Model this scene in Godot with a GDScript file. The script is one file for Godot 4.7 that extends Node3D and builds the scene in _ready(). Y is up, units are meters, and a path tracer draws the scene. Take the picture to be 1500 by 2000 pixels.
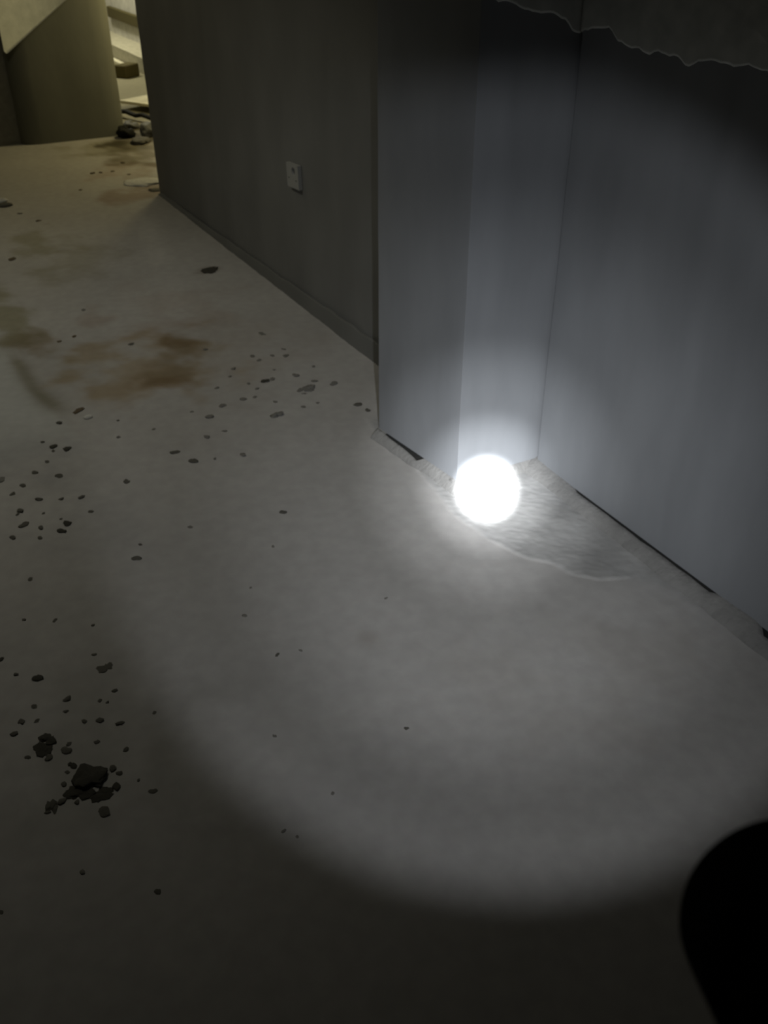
extends Node3D

const EYE := Vector3(0, 1.5, 0)
const TORCH_AT := Vector3(0.1413, 1.303, -0.0633)     # centre of the torch's front glass
const TORCH_AIM := Vector3(1.41, 0.0, -1.90)        # where its beam meets the foot of the wall

var names := {}
var rough := FastNoiseLite.new()
var patchy := FastNoiseLite.new()
var wobble := FastNoiseLite.new()
var rng := RandomNumberGenerator.new()
var mats := {}


# ---------------------------------------------------------------- helpers
func numbered(called: String) -> String:
	if not names.has(called):
		names[called] = 0
		return called
	names[called] += 1
	return "%s_%03d" % [called, names[called]]


func tag(o: Node3D, label: String, category := "", group := "", kind := "") -> Node3D:
	if label:
		o.set_meta("label", label)
	if category:
		o.set_meta("category", category)
	if group:
		o.set_meta("group", group)
	if kind:
		o.set_meta("kind", kind)
	return o


func put(called: String, mesh: Mesh, mat: Material, parent: Node3D = null) -> MeshInstance3D:
	var o := MeshInstance3D.new()
	o.mesh = mesh
	o.material_override = mat
	o.cast_shadow = GeometryInstance3D.SHADOW_CASTING_SETTING_ON
	if parent == null:
		o.name = numbered(called)
		add_child(o, true)
	else:
		o.name = called
		parent.add_child(o, true)
	return o


func base(called: String, at := Vector3.ZERO) -> Node3D:
	var o := Node3D.new()
	o.name = numbered(called)
	o.position = at
	add_child(o, true)
	return o


func started() -> SurfaceTool:
	var st := SurfaceTool.new()
	st.begin(Mesh.PRIMITIVE_TRIANGLES)
	st.set_smooth_group(0)
	return st


func done(st: SurfaceTool) -> ArrayMesh:
	st.generate_normals()
	return st.commit()


func quad(st: SurfaceTool, a: Vector3, b: Vector3, c: Vector3, d: Vector3) -> void:
	for p in [a, b, c, a, c, d]:
		st.add_vertex(p)


func srgb(r: float, g: float, b: float) -> Color:
	return Color(r, g, b).linear_to_srgb()


# a prism over an outline (x, z), its sides cut fine, its corners rounded and its faces a little uneven
func prism(outline: Array, y0: float, y1: float, radius := 0.008, uneven := 0.0025, step := 0.09) -> ArrayMesh:
	var pts: Array[Vector2] = []
	var n := outline.size()
	var area := 0.0
	for i in n:
		area += (outline[i] as Vector2).cross(outline[(i + 1) % n])
	var src := outline.duplicate()
	if area < 0:
		src.reverse()
	for i in n:
		var p: Vector2 = src[i]
		var before := (src[(i + n - 1) % n] as Vector2 - p)
		var after := (src[(i + 1) % n] as Vector2 - p)
		var r := minf(radius, minf(before.length(), after.length()) * 0.45)
		var a := p + before.normalized() * r
		var b := p + after.normalized() * r
		for k in 5:
			var t := k / 4.0
			pts.append(a.lerp(p, t).lerp(p.lerp(b, t), t))
		var far := src[(i + 1) % n] as Vector2 - after.normalized() * minf(radius, after.length() * 0.45)
		var pieces := clampi(int((far - b).length() / step), 1, 60)
		for k in range(1, pieces):
			pts.append(b.lerp(far, float(k) / pieces))
	var m := pts.size()
	var rows := clampi(int((y1 - y0) / step), 1, 40)
	var grid := []
	for j in rows + 1:
		var y := lerpf(y0, y1, float(j) / rows)
		var row: Array[Vector3] = []
		for i in m:
			var t := pts[(i + 1) % m] - pts[(i + m - 1) % m]
			var out := Vector2(t.y, -t.x).normalized()
			var q := pts[i] + out * uneven * (rough.get_noise_3d(pts[i].x * 60, y * 60, pts[i].y * 60) + 0.6 * wobble.get_noise_3d(pts[i].x * 30, y * 30, pts[i].y * 30))
			row.append(Vector3(q.x, y, q.y))
		grid.append(row)
	var st := started()
	for j in rows:
		for i in m:
			var k := (i + 1) % m
			quad(st, grid[j][i], grid[j][k], grid[j + 1][k], grid[j + 1][i])
	st.set_smooth_group(1)
	var flat := PackedVector2Array(pts)
	var tri := Geometry2D.triangulate_polygon(flat)
	for i in range(0, tri.size(), 3):
		var a: Vector2 = flat[tri[i]]
		var b: Vector2 = flat[tri[i + 1]]
		var c: Vector2 = flat[tri[i + 2]]
		if (b - a).cross(c - a) < 0:
			var keep := b
			b = c
			c = keep
		for p in [a, b, c]:
			st.add_vertex(Vector3(p.x, y1, p.y))
		for p in [a, c, b]:
			st.add_vertex(Vector3(p.x, y0, p.y))
	return done(st)


func rect(x0: float, x1: float, z0: float, z1: float) -> Array:
	return [Vector2(x0, z0), Vector2(x1, z0), Vector2(x1, z1), Vector2(x0, z1)]


# a profile (radius, along) turned about the local y axis
func lathe(profile: Array, sides := 40, flutes := 0, depth := 0.0) -> ArrayMesh:
	var st := started()
	for j in profile.size() - 1:
		var a: Vector2 = profile[j]
		var b: Vector2 = profile[j + 1]
		for i in sides:
			var t0 := TAU * i / sides
			var t1 := TAU * (i + 1) / sides
			var f0 := 1.0 - depth * (0.5 + 0.5 * cos(t0 * flutes)) if flutes else 1.0
			var f1 := 1.0 - depth * (0.5 + 0.5 * cos(t1 * flutes)) if flutes else 1.0
			st.set_smooth_group(j)
			quad(st, Vector3(cos(t0) * a.x * f0, a.y, sin(t0) * a.x * f0), Vector3(cos(t1) * a.x * f1, a.y, sin(t1) * a.x * f1), Vector3(cos(t1) * b.x * f1, b.y, sin(t1) * b.x * f1), Vector3(cos(t0) * b.x * f0, b.y, sin(t0) * b.x * f0))
	return done(st)


# a lump one metre wide and one metre high, sitting on y = 0
func lump(kind: int, knobbly := 0.5, fine := false) -> ArrayMesh:
	var st := started()
	var nu := 28 if fine else 12
	var nv := 16 if fine else 7
	var p := func(i: int, j: int) -> Vector3:
		var u := TAU * (i % nu) / nu
		var v := PI * j / nv
		var d := Vector3(sin(v) * cos(u), cos(v), sin(v) * sin(u))
		var r := 0.5 * (1.0 + knobbly * rough.get_noise_3d(d.x * 9 + kind * 37, d.y * 9, d.z * 9) + 0.35 * knobbly * rough.get_noise_3d(d.x * 30 + kind * 11, d.y * 30 + 90, d.z * 30))
		var q: Vector3 = d * r
		q.y = maxf(q.y * 1.35 + 0.32, -0.04)
		return q
	for j in nv:
		for i in nu:
			quad(st, p.call(i, j + 1), p.call(i + 1, j + 1), p.call(i + 1, j), p.call(i, j))
	return done(st)


func box(size: Vector3, bevel := 0.003) -> ArrayMesh:
	var b := minf(bevel, minf(size.x, minf(size.y, size.z)) * 0.4)
	var st := started()
	var h := size / 2
	var i := h - Vector3(b, b, b)
	var face := func(n: Vector3, u: Vector3, v: Vector3) -> void:
		var c := n * h.dot(n.abs())
		var du := u * i.dot(u.abs())
		var dv := v * i.dot(v.abs())
		quad(st, c - du - dv, c + du - dv, c + du + dv, c - du + dv)
	var dirs := [Vector3.RIGHT, Vector3.UP, Vector3.BACK]
	var k := 0
	for a in 3:
		for s in [1.0, -1.0]:
			var n: Vector3 = dirs[a] * s
			var u: Vector3 = dirs[(a + 1) % 3] * s
			st.set_smooth_group(k)
			face.call(n, dirs[(a + 2) % 3], u)
			k += 1
	# bevel strips and corners
	for a in 3:
		for s in [1.0, -1.0]:
			for t in [1.0, -1.0]:
				var n1: Vector3 = dirs[a] * s
				var n2: Vector3 = dirs[(a + 1) % 3] * t
				var w: Vector3 = dirs[(a + 2) % 3]
				var p1 := n1 * h.dot(n1.abs()) + n2 * i.dot(n2.abs())
				var p2 := n2 * h.dot(n2.abs()) + n1 * i.dot(n1.abs())
				var dw := w * i.dot(w)
				st.set_smooth_group(k)
				if s * t > 0:
					quad(st, p1 + dw, p2 + dw, p2 - dw, p1 - dw)
				else:
					quad(st, p1 - dw, p2 - dw, p2 + dw, p1 + dw)
				k += 1
	for sx in [1.0, -1.0]:
		for sy in [1.0, -1.0]:
			for sz in [1.0, -1.0]:
				var q := Vector3(sx, sy, sz)
				var ps := [Vector3(h.x, i.y, i.z) * q, Vector3(i.x, h.y, i.z) * q, Vector3(i.x, i.y, h.z) * q]
				if sx * sy * sz > 0:
					ps.reverse()
				st.set_smooth_group(k)
				for v in ps:
					st.add_vertex(v)
				k += 1
	return done(st)


func noise_map(freq: float, seed_: int, lo: float, hi: float, octaves := 4, size := 512, normal := false) -> NoiseTexture2D:
	var f := FastNoiseLite.new()
	f.seed = seed_
	f.frequency = freq
	f.fractal_octaves = octaves
	f.noise_type = FastNoiseLite.TYPE_SIMPLEX_SMOOTH
	var t := NoiseTexture2D.new()
	t.width = size
	t.height = size
	t.seamless = true
	t.noise = f
	var g := Gradient.new()
	g.set_color(0, Color(lo, lo, lo))
	g.set_color(1, Color(hi, hi, hi))
	t.color_ramp = g
	t.as_normal_map = normal
	return t


func mat(called: String, color: Color, roughness := 0.92, tex: Texture2D = null, scale := Vector3.ONE, relief: Texture2D = null, depth := 0.2) -> StandardMaterial3D:
	var m := StandardMaterial3D.new()
	m.resource_name = called
	m.albedo_color = color
	m.roughness = roughness
	m.metallic_specular = 0.3
	if tex or relief:
		m.uv1_triplanar = true
		m.uv1_world_triplanar = true
		m.uv1_scale = scale
		m.albedo_texture = tex
	if relief:
		m.heightmap_enabled = true
		m.heightmap_texture = relief
		m.heightmap_scale = depth
	mats[called] = m
	return m


# ---------------------------------------------------------------- the floor
const MORTAR_EDGE := [Vector2(-2.45, 1.30), Vector2(-2.295, 1.266), Vector2(-2.138, 1.284), Vector2(-1.973, 1.276), Vector2(-1.818, 1.249), Vector2(-1.684, 1.268), Vector2(-1.559, 1.314), Vector2(-1.505, 1.354), Vector2(-1.439, 1.369), Vector2(-1.394, 1.417), Vector2(-1.362, 1.493), Vector2(-1.282, 1.541), Vector2(-1.1, 1.565), Vector2(-0.3, 1.575)]


func mortar_edge(z: float) -> float:
	for k in MORTAR_EDGE.size() - 1:
		if z <= MORTAR_EDGE[k + 1].x:
			var t := clampf((z - MORTAR_EDGE[k].x) / (MORTAR_EDGE[k + 1].x - MORTAR_EDGE[k].x), 0, 1)
			return lerpf(MORTAR_EDGE[k].y, MORTAR_EDGE[k + 1].y, t)
	return 1.6


func on_mortar(x: float, z: float) -> float:
	if z < -2.5 or x < 1.1:
		return 0.0
	var e := mortar_edge(z) + 0.012 * rough.get_noise_2d(x * 90, z * 90)
	var crisp := 0.006 if z < -1.36 else 0.03
	return smoothstep(e - crisp, e + crisp, x) * smoothstep(-2.5, -2.4, z)


func on_slab(x: float, z: float) -> float:
	# the paler, slightly raised floor bay left of the dark seam (0.335, -3.66) to (0.438, -2.98)
	if x > 0.7 or z < -4.2:
		return 0.0
	var seam := 0.35 + maxf(0.0, z + 3.25) * 0.18 + 0.012 * rough.get_noise_1d(z * 40)
	return (1.0 - smoothstep(seam - 0.02, seam + 0.02, x)) * smoothstep(-3.75, -3.55, z) * (1.0 - smoothstep(-3.05, -2.6, z))


func height(x: float, z: float) -> float:
	var h := 0.0016 * patchy.get_noise_2d(x * 10, z * 10) + 0.0004 * rough.get_noise_2d(x * 60, z * 60)
	var m := on_mortar(x, z)
	if m > 0.0:
		h += m * (0.0035 + 0.0022 * rough.get_noise_2d(x * 150, z * 150) + 0.0016 * wobble.get_noise_2d(x * 800, z * 800))
	h += 0.006 * on_slab(x, z)
	return h


# x, z, half widths along x and z, turn, how much, colour it is multiplied with
var stains := [
	[0.74, -3.22, 0.25, 0.26, 0.3, 0.8, Color(0.84, 0.73, 0.55)],
	[0.88, -3.22, 0.09, 0.20, 0.45, 0.6, Color(0.60, 0.52, 0.37)],
	[0.80, -3.03, 0.13, 0.04, 0.5, 0.5, Color(0.66, 0.56, 0.44)],
	[0.97, -3.42, 0.05, 0.10, 0.4, 0.45, Color(0.66, 0.58, 0.46)],
	[0.58, -3.05, 0.17, 0.14, 0.0, 0.4, Color(0.84, 0.76, 0.64)],
	[0.98, -3.25, 0.35, 0.42, 0.0, 0.3, Color(0.94, 0.87, 0.80)],
	[0.40, -3.92, 0.11, 0.40, -0.05, 0.75, Color(0.58, 0.56, 0.36)],
	[0.46, -3.66, 0.09, 0.16, 0.0, 0.6, Color(0.66, 0.55, 0.42)],
	[0.73, -4.90, 0.16, 0.20, 0.2, 0.65, Color(0.66, 0.64, 0.46)],
	[0.93, -4.55, 0.22, 0.14, -0.5, 0.4, Color(0.74, 0.72, 0.58)],
	[0.75, -4.35, 0.12, 0.10, 0.2, 0.4, Color(0.70, 0.68, 0.56)],
	[0.73, -3.78, 0.10, 0.12, 0.3, 0.5, Color(0.78, 0.66, 0.58)],
	[1.05, -3.75, 0.22, 0.28, 0.2, 0.3, Color(0.90, 0.80, 0.74)],
	[1.44, -5.52, 0.26, 0.14, 0.1, 0.7, Color(0.68, 0.54, 0.44)],
	[1.50, -6.05, 0.22, 0.20, 0.1, 0.5, Color(0.84, 0.68, 0.56)],
	[1.80, -6.62, 0.22, 0.50, 0.3, 0.85, Color(0.42, 0.38, 0.28)],
	[1.95, -7.08, 0.30, 0.36, 0.0, 0.85, Color(0.30, 0.28, 0.22)],
	[1.60, -6.75, 0.24, 0.22, 0.0, 0.5, Color(0.62, 0.60, 0.42)],
	[0.78, -1.487, 0.042, 0.040, 0.4, 0.55, Color(0.70, 0.66, 0.62)],
	[0.20, -2.76, 0.16, 0.16, 0.0, 0.4, Color(0.78, 0.80, 0.84)],
	[0.33, -2.36, 0.16, 0.22, 0.3, 0.35, Color(0.82, 0.83, 0.84)],
	[0.28, -1.53, 0.07, 0.09, 0.2, 0.35, Color(0.78, 0.78, 0.78)],
	[0.10, -1.45, 0.20, 0.22, 0.2, 0.35, Color(0.72, 0.72, 0.68)],
	[1.35, -4.09, 0.06, 0.05, 0.0, 0.5, Color(0.50, 0.46, 0.38)],
	[1.42, -1.55, 0.15, 0.30, 0.1, 0.30, Color(0.80, 0.80, 0.80)],
	[1.20, -1.05, 0.28, 0.22, 0.6, 0.25, Color(0.86, 0.82, 0.76)],
	[0.62, -1.05, 0.30, 0.20, 0.2, 0.15, Color(0.86, 0.86, 0.90)],
]


func floor_color(x: float, z: float) -> Color:
	var c := Color(0.385, 0.372, 0.352)
	var n1 := patchy.get_noise_2d(x * 9, z * 9)
	var n2 := rough.get_noise_2d(x * 22, z * 22)
	var n3 := rough.get_noise_2d(x * 75 + 400, z * 75)
	var wet := 1.0 if z < -2.6 else clampf(1.0 + (z + 2.6) * -0.5, 0.45, 1.0)
	c *= 1.0 + wet * (0.10 * n1 + 0.10 * n2) + 0.04 * n3
	var far := smoothstep(-4.0, -5.5, z)
	c = c.lerp(c * Color(0.95, 0.92, 0.80), far * 0.5)
	# floor colour is paler along a strip in front of the socket wall
	var strip := 1.331 + (z + 5.0) * -0.191
	c *= 1.0 + 0.14 * exp(-pow((x - strip) / 0.06, 2)) * smoothstep(-5.6, -5.0, z) * (1.0 - smoothstep(-4.0, -3.6, z)) * (0.7 + n2)
	for s in stains:
		var dx: float = x - s[0]
		var dz: float = z - s[1]
		if absf(dx) > 2.2 * maxf(s[2], s[3]) or absf(dz) > 2.2 * maxf(s[2], s[3]):
			continue
		var ca := cos(s[4] as float)
		var sa := sin(s[4] as float)
		var r := sqrt(pow((dx * ca + dz * sa) / s[2], 2) + pow((-dx * sa + dz * ca) / s[3], 2))
		var k := 1.0 - smoothstep(0.35, 1.35, r + 0.6 * n2 + 1.2 * n3 + 0.2 * n1)
		c = c.lerp(c * (s[6] as Color), k * (s[5] as float))
	var slab := on_slab(x, z)
	c = c.lerp(Color(0.43, 0.435, 0.42) * (1.0 + 0.1 * n2), slab * 0.7)
	if x < 0.75 and z > -3.8 and z < -2.75:
		var seam := 0.35 + maxf(0.0, z + 3.25) * 0.18
		var k := exp(-pow((x - seam - 0.02) / (0.030 + 0.03 * n2), 2)) * smoothstep(-3.75, -3.4, z) * (1.0 - smoothstep(-3.12, -2.93, z)) * clampf(0.75 + n2, 0.0, 1.0)
		c = c.lerp(Color(0.17, 0.155, 0.10), k * 0.75)
	var m := on_mortar(x, z)
	c = c.lerp(Color(0.34, 0.335, 0.32) * (1.0 + 0.35 * n3 + 0.15 * n2), m)
	if x > 1.75 and z < -7.1:
		c = c.lerp(Color(0.27, 0.25, 0.165) * (1.0 + 0.1 * n2), smoothstep(-7.1, -7.6, z))
	# shade painted near-black into the open joints under the two nearer walls
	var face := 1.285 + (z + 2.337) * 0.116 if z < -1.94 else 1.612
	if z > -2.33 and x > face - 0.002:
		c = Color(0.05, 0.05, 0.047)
	c.a = 1.0
	return c


func steps(spans: Array) -> PackedFloat32Array:
	var out := PackedFloat32Array()
	for s in spans:
		var n := int(ceil(absf(s[1] - s[0]) / s[2]))
		for k in n:
			out.append(lerpf(s[0], s[1], float(k) / n))
	out.append(spans[-1][1])
	return out


func floor_mesh() -> ArrayMesh:
	var xs := steps([[-4.3, -0.4, 0.3], [-0.4, 1.2, 0.0125], [1.2, 1.63, 0.006], [1.63, 1.76, 0.02], [1.76, 3.2, 0.06]])
	var zs := steps([[-13.2, -7.4, 0.12], [-7.4, -4.6, 0.035], [-4.6, -2.4, 0.0145], [-2.4, -1.1, 0.006], [-1.1, -0.35, 0.012], [-0.35, 2.3, 0.2]])
	var v := PackedVector3Array()
	var nrm := PackedVector3Array()
	var col := PackedColorArray()
	var idx := PackedInt32Array()
	var w := xs.size()
	var hs := PackedFloat32Array()
	for z in zs:
		for x in xs:
			var y := height(x, z)
			hs.append(y)
			v.append(Vector3(x, y, z))
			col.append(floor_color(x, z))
	for j in zs.size():
		for i in w:
			var i0 := maxi(i - 1, 0)
			var i1 := mini(i + 1, w - 1)
			var j0 := maxi(j - 1, 0)
			var j1 := mini(j + 1, zs.size() - 1)
			nrm.append(Vector3(-(hs[j * w + i1] - hs[j * w + i0]) / (xs[i1] - xs[i0]), 1, -(hs[j1 * w + i] - hs[j0 * w + i]) / (zs[j1] - zs[j0])).normalized())
	for j in zs.size() - 1:
		for i in w - 1:
			var a := j * w + i
			idx.append_array(PackedInt32Array([a, a + 1, a + w + 1, a, a + w + 1, a + w]))
	var arr := []
	arr.resize(Mesh.ARRAY_MAX)
	arr[Mesh.ARRAY_VERTEX] = v
	arr[Mesh.ARRAY_NORMAL] = nrm
	arr[Mesh.ARRAY_COLOR] = col
	arr[Mesh.ARRAY_INDEX] = idx
	var m := ArrayMesh.new()
	m.add_surface_from_arrays(Mesh.PRIMITIVE_TRIANGLES, arr)
	return m


# ---------------------------------------------------------------- pieces of the room
# a coat of plaster standing off a wall at x, over a ragged lower edge given as (z, y)
func coat(x: float, thick: float, edge: Array, top: float, ragged: float) -> ArrayMesh:
	var st := started()
	var cols := []
	var z0: float = edge[0].x
	var z1: float = edge[-1].x
	var n := int((z1 - z0) / 0.012)
	for i in n + 1:
		var z := lerpf(z0, z1, float(i) / n)
		var y := 0.0
		for k in edge.size() - 1:
			if z <= edge[k + 1].x + 1e-4:
				y = lerpf(edge[k].y, edge[k + 1].y, clampf((z - edge[k].x) / (edge[k + 1].x - edge[k].x), 0, 1))
				break
		y += ragged * (rough.get_noise_2d(z * 130, 7.0) + 0.5 * rough.get_noise_2d(z * 400, 70.0))
		var t := thick * (1.0 + 0.25 * rough.get_noise_2d(z * 60, 30.0))
		var col := [Vector3(x, y + 0.004, z), Vector3(x - t * 0.75, y, z), Vector3(x - t, y + 0.006, z)]
		for r in range(1, 12):
			var yy := lerpf(y + 0.006, top, r / 11.0)
			col.append(Vector3(x - t * (1.0 + 0.12 * rough.get_noise_2d(z * 50, yy * 50)), yy, z))
		col.append(Vector3(x, top, z))
		cols.append(col)
	for i in n:
		for r in cols[i].size() - 1:
			quad(st, cols[i][r], cols[i][r + 1], cols[i + 1][r + 1], cols[i + 1][r])
	for e in [cols[0], cols[-1]]:
		for r in e.size() - 1:
			st.add_vertex(e[r])
			st.add_vertex(e[r + 1])
			st.add_vertex(Vector3(x, e[r].y, e[r].z))
	return done(st)


# a strip of mortar along the foot of a wall: stations (z, x of its toe, height, x of its back)
func fillet(stations: Array, foot := -0.01) -> ArrayMesh:
	var st := started()
	var rings := []
	for k in stations.size() - 1:
		var a: Array = stations[k]
		var b: Array = stations[k + 1]
		var n := maxi(1, int(absf(b[0] - a[0]) / 0.02))
		for i in n + (1 if k == stations.size() - 2 else 0):
			var t := float(i) / n
			var z := lerpf(a[0], b[0], t)
			var toe := lerpf(a[1], b[1], t) + 0.004 * rough.get_noise_1d(z * 150)
			var h: float = lerpf(a[2], b[2], t) * (1.0 + 0.15 * rough.get_noise_1d(z * 90 + 50))
			var back := lerpf(a[3], b[3], t) + 0.0012 * rough.get_noise_1d(z * 200 + 90)
			rings.append([Vector3(toe - 0.004, foot, z), Vector3(toe, 0.004, z), Vector3(lerpf(toe, back, 0.3), h * 0.55, z), Vector3(lerpf(toe, back, 0.65), h * 0.85, z), Vector3(back - 0.003, h, z), Vector3(back, h - 0.003, z), Vector3(back, foot, z)])
	for i in rings.size() - 1:
		for r in 6:
			quad(st, rings[i][r], rings[i][r + 1], rings[i + 1][r + 1], rings[i + 1][r])
	st.set_smooth_group(1)
	for r in range(1, 6):
		for v in [rings[0][0], rings[0][r + 1], rings[0][r], rings[-1][0], rings[-1][r], rings[-1][r + 1]]:
			st.add_vertex(v)
	return done(st)


func added_light_bulb(at: Vector3, energy: float, color: Color, radius: float, label: String) -> void:  # globe lamp added out of view to brighten what lies near it
	var o := base("added_light_bulb", at)
	tag(o, label, "light bulb")
	var globe := []
	for k in 17:
		globe.append(Vector2(radius * sin(PI * k / 17.0), -radius * cos(PI * k / 17.0)))
	put("glass_globe", lathe(globe, 32), mats["glow"], o)
	put("lamp_holder", lathe([Vector2(0.0, radius * 0.94), Vector2(0.04, radius * 0.95), Vector2(0.042, radius + 0.03), Vector2(0.012, radius + 0.05), Vector2(0.0, radius + 0.051)], 24), mats["black"], o)
	put("cord", lathe([Vector2(0.004, radius + 0.05), Vector2(0.004, 2.73 - at.y)], 8), mats["black"], o)
	var l := OmniLight3D.new()
	l.name = "added_bulb_light"
	l.light_energy = energy
	l.light_color = color
	l.light_size = radius
	l.omni_range = 16.0
	l.omni_attenuation = 2.0
	l.shadow_enabled = true
	o.add_child(l)


func added_shaded_pendant(at: Vector3, energy: float) -> void:  # unseen lamp added to light the floor but not the upper walls
	var o := base("added_pendant_lamp", at)
	tag(o, "added unseen black shaded pendant lamp on a cord, hanging over the left floor", "lamp")
	put("lamp_shade", lathe([Vector2(0.03, 0.12), Vector2(0.05, 0.11), Vector2(0.17, -0.005), Vector2(0.168, -0.008), Vector2(0.047, 0.105), Vector2(0.03, 0.113)], 40), mats["black"], o)
	put("glass_bulb", lathe([Vector2(0.0, 0.0), Vector2(0.03, 0.006), Vector2(0.045, 0.025), Vector2(0.045, 0.045), Vector2(0.03, 0.07), Vector2(0.02, 0.10)], 24), mats["glow"], o)
	put("cord", lathe([Vector2(0.004, 0.118), Vector2(0.004, 2.73 - at.y)], 8), mats["black"], o)
	var l := SpotLight3D.new()
	l.name = "added_pendant_light"
	l.position = Vector3(0, -0.02, 0)
	l.rotation_degrees.x = -90
	l.spot_angle = 60.0
	l.spot_angle_attenuation = 0.85
	l.light_energy = energy
	l.light_color = Color(1.0, 0.99, 0.93)
	l.light_size = 0.10
	l.spot_range = 16.0
	l.spot_attenuation = 2.0
	l.shadow_enabled = true
	o.add_child(l)


func torch() -> void:
	var o := base("hand_torch", TORCH_AT)
	tag(o, "black hand torch seen from behind at the lower right edge, lighting the wall foot", "torch")
	var aim := (TORCH_AIM - TORCH_AT).normalized()
	var side := aim.cross(Vector3.UP).normalized()
	o.basis = Basis(side, aim, side.cross(aim)).orthonormalized()   # local y points along the beam
	put("head", lathe([Vector2(0.0, -0.004), Vector2(0.0215, -0.004), Vector2(0.0215, 0.001), Vector2(0.0238, 0.001), Vector2(0.0246, 0.0), Vector2(0.0247, -0.006), Vector2(0.0245, -0.022), Vector2(0.0232, -0.027), Vector2(0.0215, -0.030), Vector2(0.0172, -0.052), Vector2(0.0165, -0.056), Vector2(0.0, -0.056)], 56), mats["black"], o)
	for k in 3:
		put("cooling_ring", lathe([Vector2(0.014, -0.0565 - 0.006 * k), Vector2(0.0172, -0.057 - 0.006 * k), Vector2(0.0172, -0.060 - 0.006 * k), Vector2(0.014, -0.0605 - 0.006 * k)], 40), mats["black"], o)
	put("barrel", lathe([Vector2(0.0, -0.054), Vector2(0.0135, -0.055), Vector2(0.0135, -0.150), Vector2(0.0125, -0.152), Vector2(0.0, -0.152)], 40, 20, 0.04), mats["black"], o)
	put("tail_cap", lathe([Vector2(0.0, -0.150), Vector2(0.0145, -0.151), Vector2(0.0145, -0.172), Vector2(0.011, -0.175), Vector2(0.0, -0.175)], 40), mats["black"], o)
	put("switch", lathe([Vector2(0.0, -0.174), Vector2(0.007, -0.174), Vector2(0.006, -0.178), Vector2(0.0, -0.179)], 24), mats["black"], o)
	put("lens", lathe([Vector2(0.0, -0.0015), Vector2(0.012, -0.0017), Vector2(0.0215, -0.0025)], 40), mats["glow_white"], o)
	# a focused bright spot, the soft corona round it and the wide spill of the reflector
	for beam in TORCH_BEAMS:
		var l := SpotLight3D.new()
		l.name = beam[0]
		l.position = Vector3(0, 0.003, 0)
		l.basis = Basis(Vector3.RIGHT, deg_to_rad(beam[4])) * Basis(Vector3.RIGHT, PI / 2)
		l.spot_angle = beam[1]
		l.spot_angle_attenuation = beam[2]
		l.light_energy = beam[3]
		l.light_color = Color(0.96, 0.975, 1.0)
		l.light_size = 0.012
		l.spot_range = 16.0
		l.spot_attenuation = 2.0
		l.shadow_enabled = true
		o.add_child(l)


# ---------------------------------------------------------------- lights and exposure
const TORCH_BEAMS := [["spot_beam", 2.42, 0.45, 45.0, 0.0], ["rim_beam", 5.2, 1.0, 13.0, 0.4], ["halo_beam", 9.5, 1.0, 4.8, 1.2], ["corona_beam", 21.0, 1.0, 1.9, 0.0], ["spill_beam", 27.7, 0.32, 0.70, 0.0]]
const ADDED_PASSAGE_BULB := 0.55  # added lamp, brightens the passage mouth and pillar edge
const ADDED_DEEP_BULB := 4.2  # added lamp, lifts the passage walls from out of view
const ADDED_ROOM_BULB := 0.24  # added fill light, never in view
const ADDED_PENDANT := 1.05  # added downlight for the left floor


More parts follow.
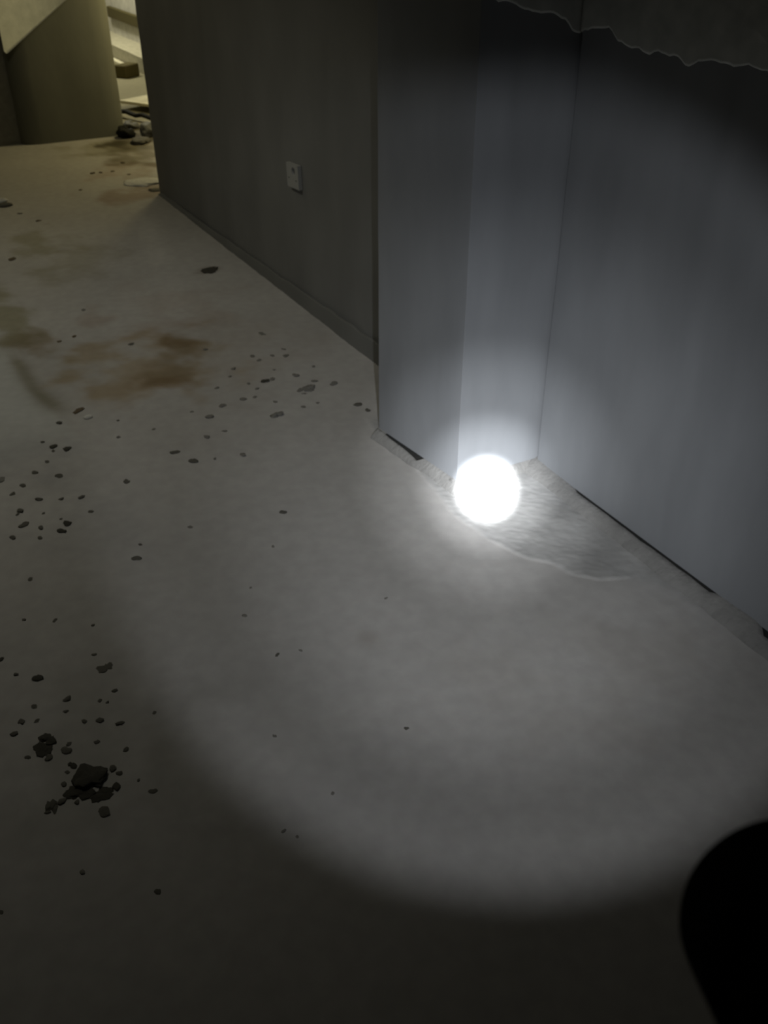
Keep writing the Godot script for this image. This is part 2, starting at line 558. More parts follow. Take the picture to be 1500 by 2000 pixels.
func _ready() -> void:
	rng.seed = 4711
	rough.seed = 11
	rough.frequency = 0.05
	rough.fractal_octaves = 4
	patchy.seed = 23
	patchy.frequency = 0.06
	patchy.fractal_octaves = 3
	wobble.seed = 5
	wobble.frequency = 0.05

	var cam := Camera3D.new()
	cam.name = "camera"
	cam.position = EYE
	cam.rotation_degrees = Vector3(-34.0226, -29.1683, 0)
	cam.near = 0.02
	cam.far = 60.0
	var lens := CameraAttributesPhysical.new()
	lens.frustum_focal_length = 21.867
	lens.frustum_focus_distance = 0.9
	lens.exposure_aperture = 9.0
	lens.frustum_near = 0.02
	lens.frustum_far = 60.0
	cam.attributes = lens
	add_child(cam)
	cam.fov = 57.52
	cam.current = true

	var env := Environment.new()
	env.background_mode = Environment.BG_COLOR
	env.background_color = Color(0.01, 0.01, 0.012)
	env.tonemap_mode = Environment.TONE_MAPPER_LINEAR
	env.tonemap_exposure = 1.0
	env.sdfgi_enabled = true
	env.ssao_enabled = true
	env.ssil_enabled = true
	var we := WorldEnvironment.new()
	we.name = "environment"
	we.environment = env
	add_child(we)

	# materials
	var cloudy := noise_map(0.006, 3, 0.90, 1.0, 5)
	var grainy := noise_map(0.04, 9, 0.0, 1.0, 4)
	var streaky := noise_map(0.012, 17, 0.86, 1.0, 4)
	var fl := mat("floor_concrete", Color.WHITE, 0.9, noise_map(0.03, 31, 0.94, 1.0, 4), Vector3(1.1, 1.1, 1.1), grainy, 0.025)
	fl.vertex_color_use_as_albedo = true
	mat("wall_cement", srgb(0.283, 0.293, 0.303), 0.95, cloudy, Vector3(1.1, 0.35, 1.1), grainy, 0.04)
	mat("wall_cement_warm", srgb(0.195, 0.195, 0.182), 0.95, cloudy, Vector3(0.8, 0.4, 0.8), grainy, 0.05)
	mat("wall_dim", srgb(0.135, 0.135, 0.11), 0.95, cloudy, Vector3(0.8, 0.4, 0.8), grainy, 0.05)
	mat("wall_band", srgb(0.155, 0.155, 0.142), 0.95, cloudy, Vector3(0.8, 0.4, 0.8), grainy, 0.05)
	mat("mortar", srgb(0.27, 0.265, 0.25), 0.95, streaky, Vector3(3, 3, 3), grainy, 0.25)
	mat("dark_mortar", srgb(0.15, 0.148, 0.135), 0.95, streaky, Vector3(3, 3, 3), grainy, 0.2)
	mat("plaster", srgb(0.50, 0.51, 0.47), 0.95, streaky, Vector3(2, 2, 2), grainy, 0.08)
	mat("cream_wall", srgb(0.60, 0.58, 0.51), 0.9, streaky, Vector3(1, 1, 1))
	mat("cream_plinth", srgb(0.50, 0.47, 0.35), 0.9, streaky, Vector3(2, 2, 2))
	mat("pale_board", srgb(0.74, 0.70, 0.52), 0.85, streaky, Vector3(1, 4, 1))
	mat("brown_timber", srgb(0.10, 0.085, 0.035), 0.85, streaky, Vector3(2, 14, 2))
	mat("earth", srgb(0.095, 0.09, 0.076), 0.97)
	mat("earth_dark", srgb(0.05, 0.047, 0.038), 0.97)
	mat("earth_brown", srgb(0.11, 0.085, 0.055), 0.97)
	mat("earth_soft", srgb(0.16, 0.152, 0.135), 0.97)
	mat("earth_grey", srgb(0.16, 0.155, 0.14), 0.97)
	mat("pale_lump", srgb(0.60, 0.59, 0.54), 0.95, streaky, Vector3(5, 5, 5))
	mat("grey_sack", srgb(0.13, 0.13, 0.122), 0.7, streaky, Vector3(5, 5, 5))
	mat("black_sack", srgb(0.012, 0.012, 0.010), 0.9)
	mat("black", srgb(0.004, 0.004, 0.004), 0.9)
	(mats["black"] as StandardMaterial3D).metallic_specular = 0.08
	mat("white_plastic", srgb(0.31, 0.31, 0.29), 0.6)
	mat("socket_joint_dark", srgb(0.05, 0.05, 0.045), 0.7)
	var glow := mat("glow", srgb(0.9, 0.8, 0.6), 0.4)
	glow.emission_enabled = true
	glow.emission = srgb(1.0, 0.86, 0.55)
	glow.emission_energy_multiplier = 1.5
	var gw := mat("glow_white", srgb(0.9, 0.9, 0.9), 0.2)
	gw.emission_enabled = true
	gw.emission = srgb(0.93, 0.97, 1.0)
	gw.emission_energy_multiplier = 6.0

	torch()
	added_light_bulb(Vector3(2.40, 1.15, -6.75), ADDED_PASSAGE_BULB, Color(1.0, 0.93, 0.68), 0.18, "added unseen globe lamp on a black cord, hung low in the mouth of the passage")
	added_light_bulb(Vector3(2.20, 2.30, -10.30), ADDED_DEEP_BULB, Color(1.0, 0.98, 0.88), 0.18, "added unseen globe lamp on a black cord, hanging deep in the passage")
	added_light_bulb(Vector3(0.60, 2.40, -5.20), ADDED_ROOM_BULB, Color(1.0, 0.97, 0.84), 0.14, "added unseen dim globe lamp on a black cord, hanging over the middle of the room")

	added_shaded_pendant(Vector3(0.0, 2.42, -3.4), ADDED_PENDANT)

	# the room
	tag(put("floor", floor_mesh(), fl), "stained bare concrete floor strewn with dark crumbs of dirt", "floor", "", "structure")
	tag(put("ceiling", prism(rect(-4.4, 3.3, -13.3, 2.4), 2.72, 2.9, 0.0, 0.0, 3.0), mats["wall_cement_warm"]), "bare grey concrete ceiling over the room and passage", "ceiling", "", "structure")
	tag(put("wall_left", prism(rect(-4.4, -4.2, -7.3, 2.4), -0.1, 2.75, 0.0, 0.0, 1.0), mats["wall_cement_warm"]), "bare cement wall closing the left side of the room", "wall", "", "structure")
	tag(put("wall_back", prism(rect(-4.2, 2.0, 2.1, 2.3), -0.1, 2.75, 0.0, 0.0, 1.0), mats["wall_cement_warm"]), "bare cement wall behind the viewer", "wall", "", "structure")
	var w := base("wall_right")
	tag(w, "dark cement wall struck by the torch beam, its upper part plastered", "wall", "", "structure")
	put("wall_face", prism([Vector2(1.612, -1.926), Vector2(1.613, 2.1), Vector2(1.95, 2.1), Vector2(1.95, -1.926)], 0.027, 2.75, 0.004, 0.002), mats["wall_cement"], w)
	put("wall_footing", prism(rect(1.66, 1.95, -1.98, 2.1), -0.1, 0.03, 0.0, 0.0, 1.0), mats["socket_joint_dark"], w)  # near-black colour stands for the shade inside the joint
	var edge := [Vector2(-1.928, 1.204), Vector2(-1.894, 1.221), Vector2(-1.831, 1.221), Vector2(-1.792, 1.202), Vector2(-1.733, 1.203), Vector2(-1.706, 1.193), Vector2(-1.627, 1.192), Vector2(-1.572, 1.185), Vector2(-1.523, 1.195), Vector2(-1.467, 1.196), Vector2(-1.416, 1.205), Vector2(-1.394, 1.196), Vector2(-1.2, 1.20), Vector2(-0.6, 1.19), Vector2(0.5, 1.2), Vector2(2.0, 1.2)]
	tag(put("plaster_coat", coat(1.616, 0.007, edge, 2.73, 0.015), mats["plaster"], w), "paler plaster coat ending in a ragged lower edge")
	var a := base("wall_right_002")
	names["wall_right"] = 1
	tag(a, "cement wall block projecting furthest, with a bright side strip above the hot spot", "wall", "", "structure")
	put("wall_face", prism([Vector2(1.285, -2.337), Vector2(1.331, -1.941), Vector2(1.95, -1.925), Vector2(1.95, -2.337)], 0.030, 2.75, 0.0015, 0.0015), mats["wall_cement"], a)
	put("wall_footing", prism(rect(1.36, 1.95, -2.33, -1.96), -0.1, 0.033, 0.0, 0.0, 1.0), mats["socket_joint_dark"], a)  # dark tone paints the shade behind the cracked strip
	var jamb_edge := [Vector2(1.345, 1.30), Vector2(1.374, 1.284), Vector2(1.402, 1.277), Vector2(1.432, 1.263), Vector2(1.469, 1.25), Vector2(1.527, 1.248), Vector2(1.566, 1.238), Vector2(1.585, 1.21), Vector2(1.612, 1.204)]
	var jc := put("plaster_coat", coat(1.937, 0.007, jamb_edge, 2.73, 0.012), mats["plaster"], a)
	jc.rotation_degrees.y = 90
	tag(jc, "paler plaster coat on the narrow side face")
	var c := base("wall_right_003")
	tag(c, "dark olive grey cement wall carrying the white socket", "wall", "", "structure")
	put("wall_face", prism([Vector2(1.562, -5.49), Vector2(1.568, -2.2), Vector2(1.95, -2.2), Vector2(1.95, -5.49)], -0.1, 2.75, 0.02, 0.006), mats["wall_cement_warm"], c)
	var d := base("wall_far")
	tag(d, "dark pillar-like wall end with a slanting patch of pale plaster", "wall", "", "structure")
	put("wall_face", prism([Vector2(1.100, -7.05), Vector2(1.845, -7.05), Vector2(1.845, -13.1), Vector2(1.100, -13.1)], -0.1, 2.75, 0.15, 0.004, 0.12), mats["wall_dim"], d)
	var patch := started()
	var front := [Vector3(1.106, 0.59, 0), Vector3(1.118, 0.578, 0), Vector3(1.135, 0.585, 0), Vector3(1.54, 0.855, 0), Vector3(1.80, 1.02, 0), Vector3(1.80, 2.7, 0), Vector3(1.106, 2.7, 0)]
	for k in front.size():
		var p: Vector3 = front[k] + Vector3(0, 0, -7.032)
		var q: Vector3 = front[(k + 1) % front.size()] + Vector3(0, 0, -7.032)
		quad(patch, p + Vector3(0, 0, -0.03), q + Vector3(0, 0, -0.03), q, p)
		if k > 0 and k < front.size() - 1:
			for v in [front[0], front[(k + 1) % front.size()], front[k]]:
				patch.add_vertex(v + Vector3(0, 0, -7.032))
	tag(put("plaster_coat", done(patch), mats["plaster"], d), "pale plaster patch with a slanting lower edge")
	tag(put("wall_far_001", prism(rect(-4.3, 1.16, -7.13, -7.4), -0.1, 2.75, 0.01, 0.004, 0.12), mats["dark_mortar"]), "almost black wall set back left of the plastered pillar", "wall", "", "structure")
	names["wall_far"] = 1
	tag(put("wall_passage", prism(rect(2.97, 3.2, -13.2, -5.3), -0.1, 2.75, 0.0, 0.003, 0.2), mats["cream_wall"]), "cream painted passage wall lit yellow behind the gap", "wall", "", "structure")
	tag(put("wall_passage_001", prism(rect(1.7, 3.2, -13.3, -13.0), -0.1, 2.75, 0.0, 0.0, 1.0), mats["cream_wall"]), "cream end wall of the lit passage", "wall", "", "structure")
	tag(put("wall_passage_002", prism(rect(1.9, 3.2, -5.48, -5.28), -0.1, 2.75, 0.0, 0.0, 1.0), mats["cream_wall"]), "wall closing the near end of the lit passage behind the socket wall", "wall", "", "structure")
	tag(put("trim_1", fillet([[-1.94, 1.565, 0.036, 1.64], [-1.78, 1.566, 0.033, 1.63], [-1.72, 1.566, 0.025, 1.608], [-1.45, 1.565, 0.0235, 1.607], [-1.40, 1.565, 0.0245, 1.610], [-1.20, 1.563, 0.0235, 1.608], [-1.15, 1.562, 0.033, 1.63], [-1.06, 1.560, 0.033, 1.63], [-1.02, 1.560, 0.018, 1.604], [-0.90, 1.560, 0.018, 1.602], [-0.84, 1.560, 0.033, 1.63], [0.4, 1.560, 0.033, 1.64]]), mats["mortar"]), "rough mortar fillet along the foot of the torch-lit wall", "mortar strip", "", "structure")
	tag(put("trim_2", fillet([[-2.336, 1.256, 0.028, 1.286], [-2.28, 1.260, 0.026, 1.289], [-2.20, 1.270, 0.024, 1.296], [-2.14, 1.276, 0.020, 1.299], [-2.115, 1.280, 0.018, 1.300], [-2.09, 1.286, 0.036, 1.34], [-1.95, 1.298, 0.038, 1.36], [-1.90, 1.305, 0.036, 1.36]]), mats["mortar"]), "cracked mortar strip at the foot of the projecting wall block", "mortar strip", "", "structure")
	var jf := put("trim_4", fillet([[1.318, 1.915, 0.030, 1.965], [1.40, 1.91, 0.035, 1.965], [1.63, 1.92, 0.038, 1.965]]), mats["mortar"])
	jf.rotation_degrees.y = 90
	tag(jf, "short mortar fillet under the narrow side face at the bright spot", "mortar strip", "", "structure")
	tag(put("trim_3", fillet([[-5.45, 1.545, 0.010, 1.572], [-5.0, 1.542, 0.022, 1.556], [-4.7, 1.540, 0.028, 1.554], [-3.65, 1.540, 0.058, 1.555], [-2.83, 1.540, 0.080, 1.556], [-2.3, 1.540, 0.085, 1.558]]), mats["wall_band"]), "low cement band with a dark joint above it along the foot of the socket wall", "mortar strip", "", "structure")
	tag(put("ledge", prism(rect(2.695, 2.99, -13.05, -7.6), -0.05, 0.139, 0.01, 0.003), mats["cream_plinth"]), "low yellowish ledge along the foot of the passage wall", "ledge", "", "structure")

	# things
	var s := base("wall_socket", Vector3(1.561, 0.530, -3.52))
	tag(s, "small white socket plate with one dark hole on the dark wall", "socket")
	var plate := CSGBox3D.new()
	plate.name = "plate"
	plate.size = Vector3(0.016, 0.092, 0.108)
	plate.position = Vector3(-0.006, 0, 0)
	plate.rotation_degrees.x = -3.0
	plate.material_override = mats["white_plastic"]
	var hole := CSGCylinder3D.new()
	hole.name = "hole_cut"
	hole.radius = 0.0155
	hole.height = 0.02
	hole.sides = 28
	hole.rotation_degrees.z = 90
	hole.position = Vector3(-0.008, 0.020, 0.010)
	hole.operation = CSGShape3D.OPERATION_SUBTRACTION
	plate.add_child(hole)
	s.add_child(plate)
	var bottom := put("socket_hole", lathe([Vector2(0, 0), Vector2(0.0153, 0), Vector2(0.0153, -0.004)], 28), mats["socket_joint_dark"], s)
	bottom.position = Vector3(-0.0052, 0.020, 0.010)
	bottom.rotation_degrees.z = 90
	var screw_at := [0.034, -0.034]
	for k in 2:
		var sc := put("screw", lathe([Vector2(0, 0.001), Vector2(0.003, 0.001), Vector2(0.0034, 0.0)], 12), mats["socket_joint_dark"], s)
		sc.position = Vector3(-0.0142, -0.012, screw_at[k])
		sc.rotation_degrees.z = 90
	var bt := put("timber_batten", box(Vector3(0.045, 0.104, 2.6), 0.006), mats["brown_timber"])
	bt.position = Vector3(2.952, 0.345, -10.08)
	tag(bt, "brown timber batten fixed low across the pale passage wall", "batten")
	var bl := put("timber_block", box(Vector3(0.20, 0.11, 0.13), 0.008), mats["brown_timber"])
	bl.position = Vector3(2.53, 0.055, -9.42)
	bl.rotation_degrees.y = 35
	tag(bl, "short brown timber block on the passage floor below the ledge", "timber")
	var sl := put("timber_strip", box(Vector3(0.05, 0.03, 0.85), 0.004), mats["pale_board"])
	sl.position = Vector3(2.655, 0.016, -10.05)
	tag(sl, "thin pale strip of wood lying on the floor along the passage ledge", "slat")
	var pb := put("flat_board", box(Vector3(0.72, 0.022, 0.36), 0.003), mats["pale_board"])
	pb.position = Vector3(2.36, 0.062, -7.74)
	pb.rotation_degrees = Vector3(0, -66, 1.5)
	tag(pb, "pale flat board edge lying just inside the lit passage", "board")
	# a bent black strip added for the dark shade under the board edge
	var shade_strip_tool := started()
	var path := [Vector3(1.955, 0.035, -7.74), Vector3(1.99, 0.05, -7.60), Vector3(2.03, 0.035, -7.50), Vector3(2.06, 0.05, -7.42), Vector3(2.12, 0.03, -7.30), Vector3(2.17, 0.02, -7.20)]
	var loops := []
	for k in path.size():
		var t: Vector3 = (path[mini(k + 1, path.size() - 1)] - path[maxi(k - 1, 0)]).normalized()
		var side := t.cross(Vector3.UP).normalized()
		var up := side.cross(t)
		var ring := []
		for i in 10:
			ring.append(path[k] + side * cos(TAU * i / 10) * 0.022 + up * sin(TAU * i / 10) * 0.016)
		loops.append(ring)
	for k in loops.size() - 1:
		for i in 10:
			quad(shade_strip_tool, loops[k][i], loops[k][(i + 1) % 10], loops[k + 1][(i + 1) % 10], loops[k + 1][i])
	tag(put("shade_strip", done(shade_strip_tool), mats["black_sack"]), "bent black strip standing in for shade below the pale board", "strip")
	for g in [["grey_lump", Vector3(1.955, 0, -6.95), Vector3(0.13, 0.075, 0.16), "grey_sack", "crumpled grey lump against the dark wall's far end", "rubble"], ["grey_lump", Vector3(1.92, 0, -7.26), Vector3(0.10, 0.05, 0.12), "grey_sack", "smaller grey lump behind, under the bent black strip", "rubble"], ["black_lump", Vector3(1.80, 0, -6.98), Vector3(0.11, 0.075, 0.13), "black_sack", "black lump touching the pillar foot beside the gap", "rubble"], ["black_lump", Vector3(1.85, 0, -6.76), Vector3(0.12, 0.035, 0.16), "earth", "low black lump on the floor in front of the gap", "rubble"]]:
		var r := put(g[0], lump(names.size() + 40, 0.75, true), mats[g[3]])
		r.position = g[1]
		r.scale = g[2]
		tag(r, g[4], g[5])
	var sp := put("mortar_splash", lump(71, 0.6, true), mats["pale_lump"])
	sp.position = Vector3(1.56, -0.004, -5.74)
	sp.scale = Vector3(0.19, 0.022, 0.20)
	tag(sp, "pale dried mortar splash on the floor by the far end of the socket wall", "mortar")
	var ch := put("white_chip", lump(75, 1.2), mats["pale_lump"])
	ch.position = Vector3(0.715, height(0.715, -5.69) + 0.012, -5.69)
	ch.scale = Vector3(0.075, 0.022, 0.05)
	tag(ch, "small white chip on the floor at the far left", "chip")
	var chip := put("dirt_clod", lump(77, 0.5), mats["earth"])  # dark lump put in as the shadow below the white chip
	chip.position = Vector3(0.728, height(0.728, -5.64), -5.64)
	chip.scale = Vector3(0.08, 0.018, 0.05)
	tag(chip, "dark lump standing in for the shadow of the small white chip", "dirt")
	var np := put("loose_flake", lump(79, 0.5), mats["pale_lump"])
	np.position = Vector3(0.485, height(0.485, -2.925), -2.925)
	np.scale = Vector3(0.03, 0.010, 0.02)
	tag(np, "small pale flake at the near end of the dark floor seam", "chip")

	# clods and crumbs
	var shapes := []
	for k in 6:
		shapes.append(lump(k, 1.3))
	var big := [lump(20, 1.5, true), lump(21, 1.6, true), lump(26, 1.7, true)]
	var i := 0
	for e in single_clods:
		var px: float = e[0]
		var pz: float = e[1]
		var m: Mesh = big[i % 3] if e[2] > 0.028 else shapes[i % 6]
		var grey: bool = e[4].contains("grey")
		var o := put("dirt_clod", m, mats["earth_grey" if grey else "earth_brown" if e[4].contains("brown") else "earth_dark" if e[4].contains("tuft") or e[4].contains("black") or e[4].contains("darkest") else "earth"])
		o.position = Vector3(px, height(px, pz) - 0.001, pz)
		o.rotation.y = rng.randf() * TAU
		o.scale = Vector3(e[2] * 1.05, e[2] * e[3] * 0.38, e[2] * (0.55 if e[4].contains("elongated") or e[4].contains("curved") else 0.85))
		if e[4].contains("elongated"):
			o.rotation.y = 0.6
		tag(o, e[4], "dirt")
		i += 1
	var stuffs := ["earth", "earth", "earth_soft", "earth_soft", "earth_soft", "earth_brown"]
	var crumb := put("dirt_crumb", shapes[0], mats["earth"])
	var first := true
	for field in crumb_fields.size():
		for p in crumb_fields[field][1]:
			var o := crumb
			if not first:
				o = crumb.duplicate()
				o.name = numbered("dirt_crumb")
				add_child(o, true)
			first = false
			o.mesh = shapes[rng.randi() % 6]
			o.material_override = mats[stuffs[field]]
			tag(o, p[3], "dirt", crumb_fields[field][0])
			o.position = Vector3(p[0], height(p[0], p[1]) - 0.001, p[1])
			o.rotation.y = rng.randf() * TAU
			o.scale = Vector3(p[2], p[2] * rng.randf_range(0.14, 0.26), p[2] * rng.randf_range(0.75, 1.0))


# x, z, width, height share and label of every clod that can be singled out
var single_clods := [
	[0.097, -1.384, 0.0583, 0.42, "largest black clod of dirt, broad and rounded, at the middle of the messy clump"],
	[0.067, -1.361, 0.0467, 0.25, "flat black clod touching the front of the largest black clod"],
	[0.109, -1.339, 0.0309, 0.25, "small black clod against the front right edge of the largest clod"],
	[0.135, -1.345, 0.0222, 0.50, "round dark clod just right of the largest black clod"],
	[0.043, -1.535, 0.0330, 0.40, "hooked black clod, the upper of a stacked-looking pair beyond the largest clod"],
	[0.031, -1.511, 0.0304, 0.35, "squarish black clod, the lower of the pair beyond the largest clod"],
	[0.210, -1.693, 0.0337, 0.15, "flat triangular dark chip lying alone at the edge of the torch light"],
	[1.052, -2.626, 0.0351, 0.75, "grey-topped round clod standing out on clean floor near the block wall corner"],
	[1.230, -2.756, 0.0370, 0.50, "wide grey clod among crumbs, with a smaller clod touching its upper right"],
	[1.278, -2.805, 0.0263, 0.40, "small dark clod touching the upper right of the wide grey clod"],
	[1.280, -3.292, 0.0316, 0.20, "blurred grey clod furthest up the floor in the scatter near the wall"],
	[1.351, -4.089, 0.0601, 0.35, "dark tuft of dirt alone on pale floor below the socket wall"],
	[0.275, -2.323, 0.0244, 0.50, "round black clod, the upper of two nearly touching ones"],
	[0.254, -2.292, 0.0242, 0.50, "round black clod, the lower of two nearly touching ones"],
	[0.474, -2.995, 0.0334, 0.40, "brown elongated clod at the near corner of the rusty stain"],
	[0.789, -3.446, 0.0253, 0.40, "small dark crumb on the upper edge of the rusty stain"],
	[0.716, -3.891, 0.0186, 0.40, "tiny dark crumb beyond the rusty stain, alone on grey floor"],
	[0.340, -2.781, 0.0227, 0.45, "black crumb left of a similar one, below the near corner of the rusty stain"],
	[0.374, -2.747, 0.0277, 0.40, "black crumb, right one of a close pair below the rusty stain"],
	[0.664, -2.560, 0.0267, 0.40, "dark crumb, upper left of a close pair on the open floor"],
	[0.699, -2.482, 0.0262, 0.40, "dark crumb, lower right of a close pair on the open floor"],
	[0.486, -2.460, 0.0257, 0.40, "dark oval crumb alone on the open floor, left of the bare middle"],
	[0.398, -2.067, 0.0199, 0.40, "dark crumb alone on the open floor below the twin round clods"],
	[0.829, -2.079, 0.0177, 0.40, "dark crumb alone in the bare middle of the floor, left of the bright spot"],
	[0.721, -1.194, 0.0101, 0.50, "tiny dark crumb alone in the torch-lit floor, below the worn patch"],
	[0.572, -1.539, 0.0122, 0.40, "small crumb left of the worn patch on the lit floor"],
	[0.064, -1.737, 0.0214, 0.40, "black oval crumb beyond the messy clump, near the left edge"],
	[0.005, -1.841, 0.0169, 0.50, "black crumb cut off by the left edge of the frame"],
	[0.196, -1.298, 0.0131, 0.40, "dark crumb set apart to the right of the messy clump"],
	[0.099, -1.295, 0.0218, 0.35, "dark flat clod in front of the messy clump"],
	[0.012, -1.361, 0.0311, 0.30, "curved dark clod at the near left of the messy clump"],
	[0.072, -1.443, 0.0183, 0.40, "black clod just beyond the largest clod"],
	[1.331, -2.560, 0.0250, 0.40, "dark crumb close to the block wall corner, left of its neighbour"],
	[1.339, -2.508, 0.0247, 0.40, "dark crumb closest to the block wall corner"],
	[1.325, -2.750, 0.0261, 0.40, "dark crumb between the wide grey clod and the wall corner"],
	[1.119, -2.889, 0.0264, 0.40, "darkest oval crumb in the scatter near the wall"],
	[1.546, -5.546, 0.0653, 0.30, "dark flake lying against the far end of the socket wall"],
	[0.764, -5.456, 0.0251, 0.40, "tiny dark crumb near the small white chip at the far left"],
	[0.136, -1.077, 0.0122, 0.30, "faint dark crumb on the dim floor in front of the messy clump"],
	[-0.119, -1.171, 0.0126, 0.30, "dark crumb at the left edge of the dim near floor"],
	[0.157, -2.660, 0.0235, 0.40, "dark grey clod cut by the left edge, beside the pale floor patch"],
]
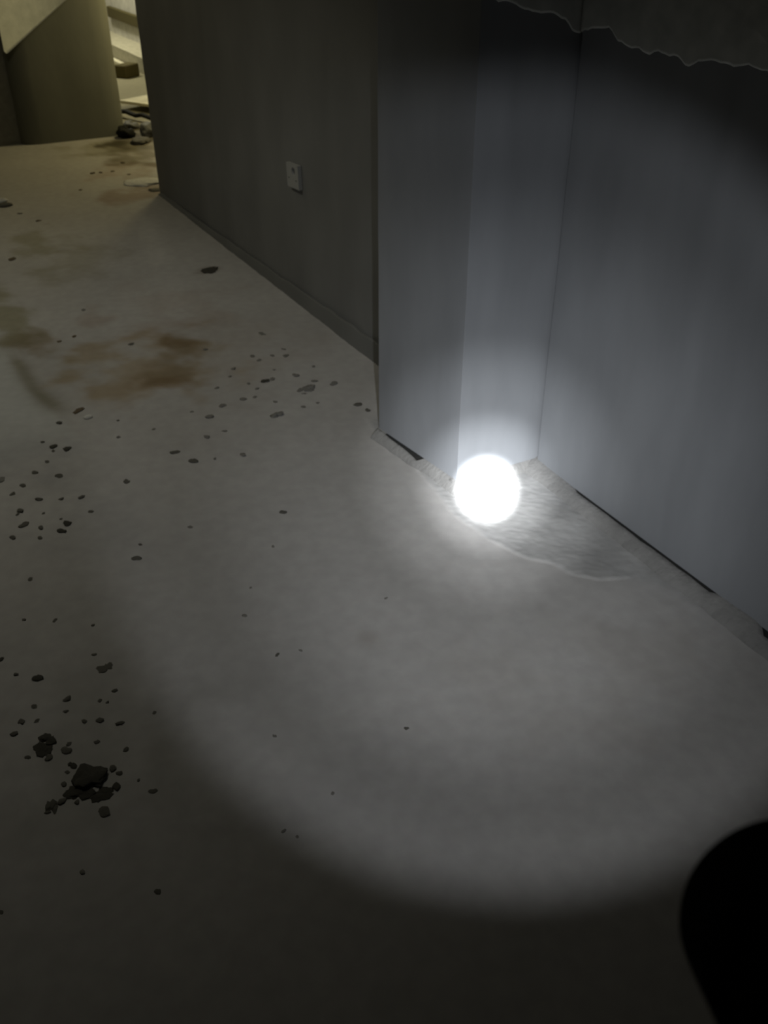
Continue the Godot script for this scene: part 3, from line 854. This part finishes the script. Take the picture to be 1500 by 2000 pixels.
# crumbs by field: group, then x, z, width and label of each
var crumb_fields := [
	["crumbs around the largest black clod", [
		[0.025, -1.771, 0.0115, "small crumb left of the black oval crumb"],
		[0.109, -1.634, 0.0158, "larger crumb well in front and right of the black oval crumb"],
		[0.040, -1.648, 0.0122, "middling crumb well in front of the black oval crumb"],
		[0.097, -1.599, 0.0108, "small crumb well beyond and right of the hooked black clod"],
		[0.036, -1.600, 0.0144, "larger crumb beyond and left of the hooked black clod"],
		[0.155, -1.537, 0.0142, "larger crumb well right of the hooked black clod"],
		[0.188, -1.508, 0.0164, "larger crumb well right of the hooked black clod, right of the squarish black clod"],
		[0.126, -1.552, 0.0107, "small crumb midway between the flat triangular chip and the hooked black clod"],
		[0.210, -1.609, 0.0121, "middling crumb in front and right of the flat triangular chip"],
		[0.265, -1.501, 0.0094, "small crumb well in front and right of the flat triangular chip"],
		[0.171, -1.596, 0.0096, "small crumb well in front of the flat triangular chip"],
		[0.034, -1.484, 0.0139, "larger crumb close in front and right of the squarish black clod"],
		[0.071, -1.489, 0.0186, "larger crumb right of the squarish black clod"],
		[0.081, -1.504, 0.0140, "larger crumb right of the hooked black clod"],
		[0.005, -1.616, 0.0182, "larger crumb well beyond and left of the hooked black clod"],
		[-0.012, -1.585, 0.0144, "larger crumb left of the hooked black clod"],
		[0.135, -1.480, 0.0139, "larger crumb well beyond and right of the black clod beyond the largest"],
		[0.183, -1.429, 0.0114, "middling crumb well right of the black clod beyond the largest"],
		[0.145, -1.394, 0.0158, "larger crumb straight beyond the round clod right of the largest"],
		[0.152, -1.374, 0.0146, "crumb at the right end of the short arc beyond the round clod"],
		[0.045, -1.399, 0.0113, "middling crumb left of the largest black clod"],
		[0.030, -1.360, 0.0156, "larger crumb close right of the curved dark clod"],
		[0.004, -1.346, 0.0111, "middling crumb close in front of the curved dark clod"],
		[0.058, -1.344, 0.0111, "middling crumb right of the curved dark clod"],
		[0.060, -1.428, 0.0091, "small crumb close in front and left of the black clod beyond the largest"],
		[0.180, -1.339, 0.0089, "small crumb beyond and left of the crumb right of the messy clump"],
		[-0.002, -1.506, 0.0105, "small crumb in front and left of the squarish black clod"],
		[0.184, -1.582, 0.0084, "tiny crumb well in front of the flat triangular chip"],
	]],
	["crumbs on the pale left floor", [
		[0.334, -2.752, 0.0156, "small crumb close in front of the black crumb pair below the stain"],
		[0.315, -2.826, 0.0141, "small crumb close left of the black crumb pair below the stain"],
		[0.301, -2.697, 0.0136, "small crumb in front and left of the black crumb pair below the stain"],
		[0.253, -2.651, 0.0201, "larger crumb right of the grey clod on the left edge"],
		[0.206, -2.590, 0.0165, "middling crumb right of the grey clod on the left edge"],
		[0.170, -2.558, 0.0163, "middling crumb in front and right of the grey clod on the left edge"],
		[0.314, -2.593, 0.0198, "larger crumb well in front of the black crumb pair below the stain"],
		[0.289, -2.460, 0.0159, "middling crumb well beyond the upper round twin clod"],
		[0.169, -2.456, 0.0253, "larger crumb well left of the upper round twin clod"],
		[0.160, -2.440, 0.0126, "small crumb well left of the upper round twin clod"],
		[0.163, -2.377, 0.0247, "larger crumb well left of the lower round twin clod"],
		[0.204, -2.337, 0.0183, "larger crumb left of the lower round twin clod"],
		[0.348, -2.350, 0.0139, "small crumb beyond and right of the upper round twin clod"],
		[0.341, -2.440, 0.0190, "larger crumb well beyond and right of the upper round twin clod"],
		[0.230, -2.493, 0.0192, "larger crumb well in front and right of the grey clod on the left edge"],
		[0.192, -2.293, 0.0136, "small crumb left of the lower round twin clod"],
		[0.126, -2.327, 0.0167, "middling crumb well left of the lower round twin clod"],
		[0.264, -2.358, 0.0123, "small crumb close beyond and left of the upper round twin clod"],
		[0.393, -2.923, 0.0182, "middling crumb in front and left of the small pale flake"],
		[0.570, -2.858, 0.0144, "small crumb well right of the brown elongated clod"],
		[0.537, -2.744, 0.0139, "small crumb well in front and right of the small pale flake"],
		[0.130, -2.116, 0.0128, "small crumb well in front and left of the lower round twin clod"],
		[0.080, -1.958, 0.0122, "small crumb well beyond and right of the black crumb on the left edge"],
		[0.146, -1.918, 0.0134, "middling crumb well beyond and right of the black crumb on the left edge"],
		[0.198, -1.751, 0.0102, "small crumb beyond and left of the flat triangular chip"],
		[0.424, -2.125, 0.0101, "tiny crumb straight beyond the lone crumb below the twin clods"],
		[0.222, -1.855, 0.0092, "tiny crumb well beyond the flat triangular chip"],
		[0.227, -2.409, 0.0125, "small crumb beyond and left of the upper round twin clod"],
	]],
	["crumbs in the scatter beside the wall joint", [
		[1.291, -3.116, 0.0182, "small crumb in front and right of the blurred grey clod"],
		[1.275, -3.055, 0.0239, "larger crumb well in front and right of the blurred grey clod"],
		[1.230, -3.079, 0.0160, "small crumb at the left end of a short row below the blurred grey clod"],
		[1.162, -3.112, 0.0180, "small crumb in front and left of the blurred grey clod"],
		[1.170, -3.066, 0.0178, "small crumb straight beyond the darkest oval crumb"],
		[1.057, -3.041, 0.0195, "middling crumb left of the darkest oval crumb"],
		[1.021, -2.987, 0.0153, "small crumb left of the darkest oval crumb"],
		[1.188, -2.963, 0.0136, "tiny crumb beyond and right of the darkest oval crumb"],
		[1.149, -2.892, 0.0190, "middling crumb close right of the darkest oval crumb"],
		[1.236, -2.882, 0.0229, "larger crumb beyond and left of the wide grey clod"],
		[1.197, -2.761, 0.0221, "larger crumb close left of the wide grey clod"],
		[1.199, -2.732, 0.0147, "small crumb close in front and left of the wide grey clod"],
		[1.068, -2.847, 0.0167, "small crumb in front and left of the darkest oval crumb"],
		[0.996, -2.791, 0.0201, "middling crumb in front and left of the darkest oval crumb"],
		[1.038, -2.790, 0.0146, "small crumb just in front of the darkest oval crumb, slightly left"],
		[1.088, -2.722, 0.0181, "middling crumb straight beyond the grey-topped round clod"],
		[1.155, -2.641, 0.0161, "small crumb right of the grey-topped round clod"],
		[1.211, -2.644, 0.0144, "small crumb in front and right of the wide grey clod"],
		[1.059, -2.898, 0.0151, "small crumb left of the darkest oval crumb, beyond and left of the grey-topped round clod"],
		[1.326, -2.917, 0.0136, "tiny crumb beyond and left of the crumb nearest the wide grey clod on the right"],
	]],
	["crumbs right of the rusty stain", [
		[0.792, -2.601, 0.0205, "larger crumb well beyond and right of the close crumb pair on open floor"],
		[0.655, -2.737, 0.0140, "small crumb well beyond and left of the close crumb pair on open floor"],
		[0.809, -2.795, 0.0144, "small crumb well beyond and right of the close crumb pair on open floor"],
		[0.851, -2.726, 0.0248, "larger crumb well left of the grey-topped round clod"],
		[0.917, -2.782, 0.0199, "middling crumb well left of the grey-topped round clod"],
		[0.855, -2.613, 0.0138, "small crumb well left of the grey-topped round clod"],
		[0.850, -2.438, 0.0197, "larger crumb well right of the close crumb pair on open floor"],
		[0.764, -2.457, 0.0131, "small crumb well right of the close crumb pair on open floor"],
		[0.540, -2.742, 0.0157, "small crumb well right of the black crumb pair below the stain"],
		[0.946, -2.924, 0.0150, "small crumb well left of the darkest oval crumb"],
		[1.024, -3.259, 0.0164, "small crumb well left of the blurred grey clod"],
	]],
	["crumbs on the torch-lit floor", [
		[0.737, -1.939, 0.0112, "small crumb well in front of the crumb left of the bright spot"],
		[0.615, -1.803, 0.0093, "tiny crumb well beyond the small crumb left of the worn patch"],
		[0.560, -1.708, 0.0103, "small crumb well beyond and left of the small crumb left of the worn patch"],
		[0.628, -1.527, 0.0086, "tiny crumb right of the small crumb left of the worn patch"],
		[0.468, -1.312, 0.0112, "middling crumb well in front of the small crumb left of the worn patch"],
		[0.899, -1.598, 0.0091, "tiny crumb well beyond and right of the worn floor patch"],
		[0.571, -2.138, 0.0117, "small crumb well beyond and right of the lone crumb below the twin clods"],
		[0.507, -1.117, 0.0074, "tiny crumb well in front and left of the tiny lone crumb in the beam"],
		[0.387, -1.084, 0.0093, "small crumb well right of the crumb right of the messy clump"],
		[0.402, -1.059, 0.0072, "tiny crumb well right of the crumb right of the messy clump"],
		[0.027, -1.180, 0.0094, "small crumb well left of the faint crumb on the dim floor"],
	]],
	["crumbs on the far floor", [
		[1.334, -6.103, 0.0282, "small crumb well left of the pale mortar splash"],
		[1.385, -6.103, 0.0212, "tiny crumb well left of the pale mortar splash"],
		[1.453, -6.093, 0.0212, "tiny crumb well left of the pale mortar splash, right of the small white chip"],
		[1.524, -5.969, 0.0209, "tiny crumb left of the pale mortar splash"],
		[0.581, -4.698, 0.0327, "larger crumb well in front of the small white chip"],
		[0.826, -5.272, 0.0274, "small crumb well in front and right of the small white chip"],
		[1.176, -5.765, 0.0200, "tiny crumb well left of the dark flake at the wall end"],
		[1.574, -6.276, 0.0255, "tiny crumb well beyond and left of the pale mortar splash"],
		[0.616, -3.633, 0.0175, "small crumb well in front of the tiny crumb beyond the stain"],
		[0.551, -3.612, 0.0173, "small crumb well in front and left of the tiny crumb beyond the stain"],
	]],
]
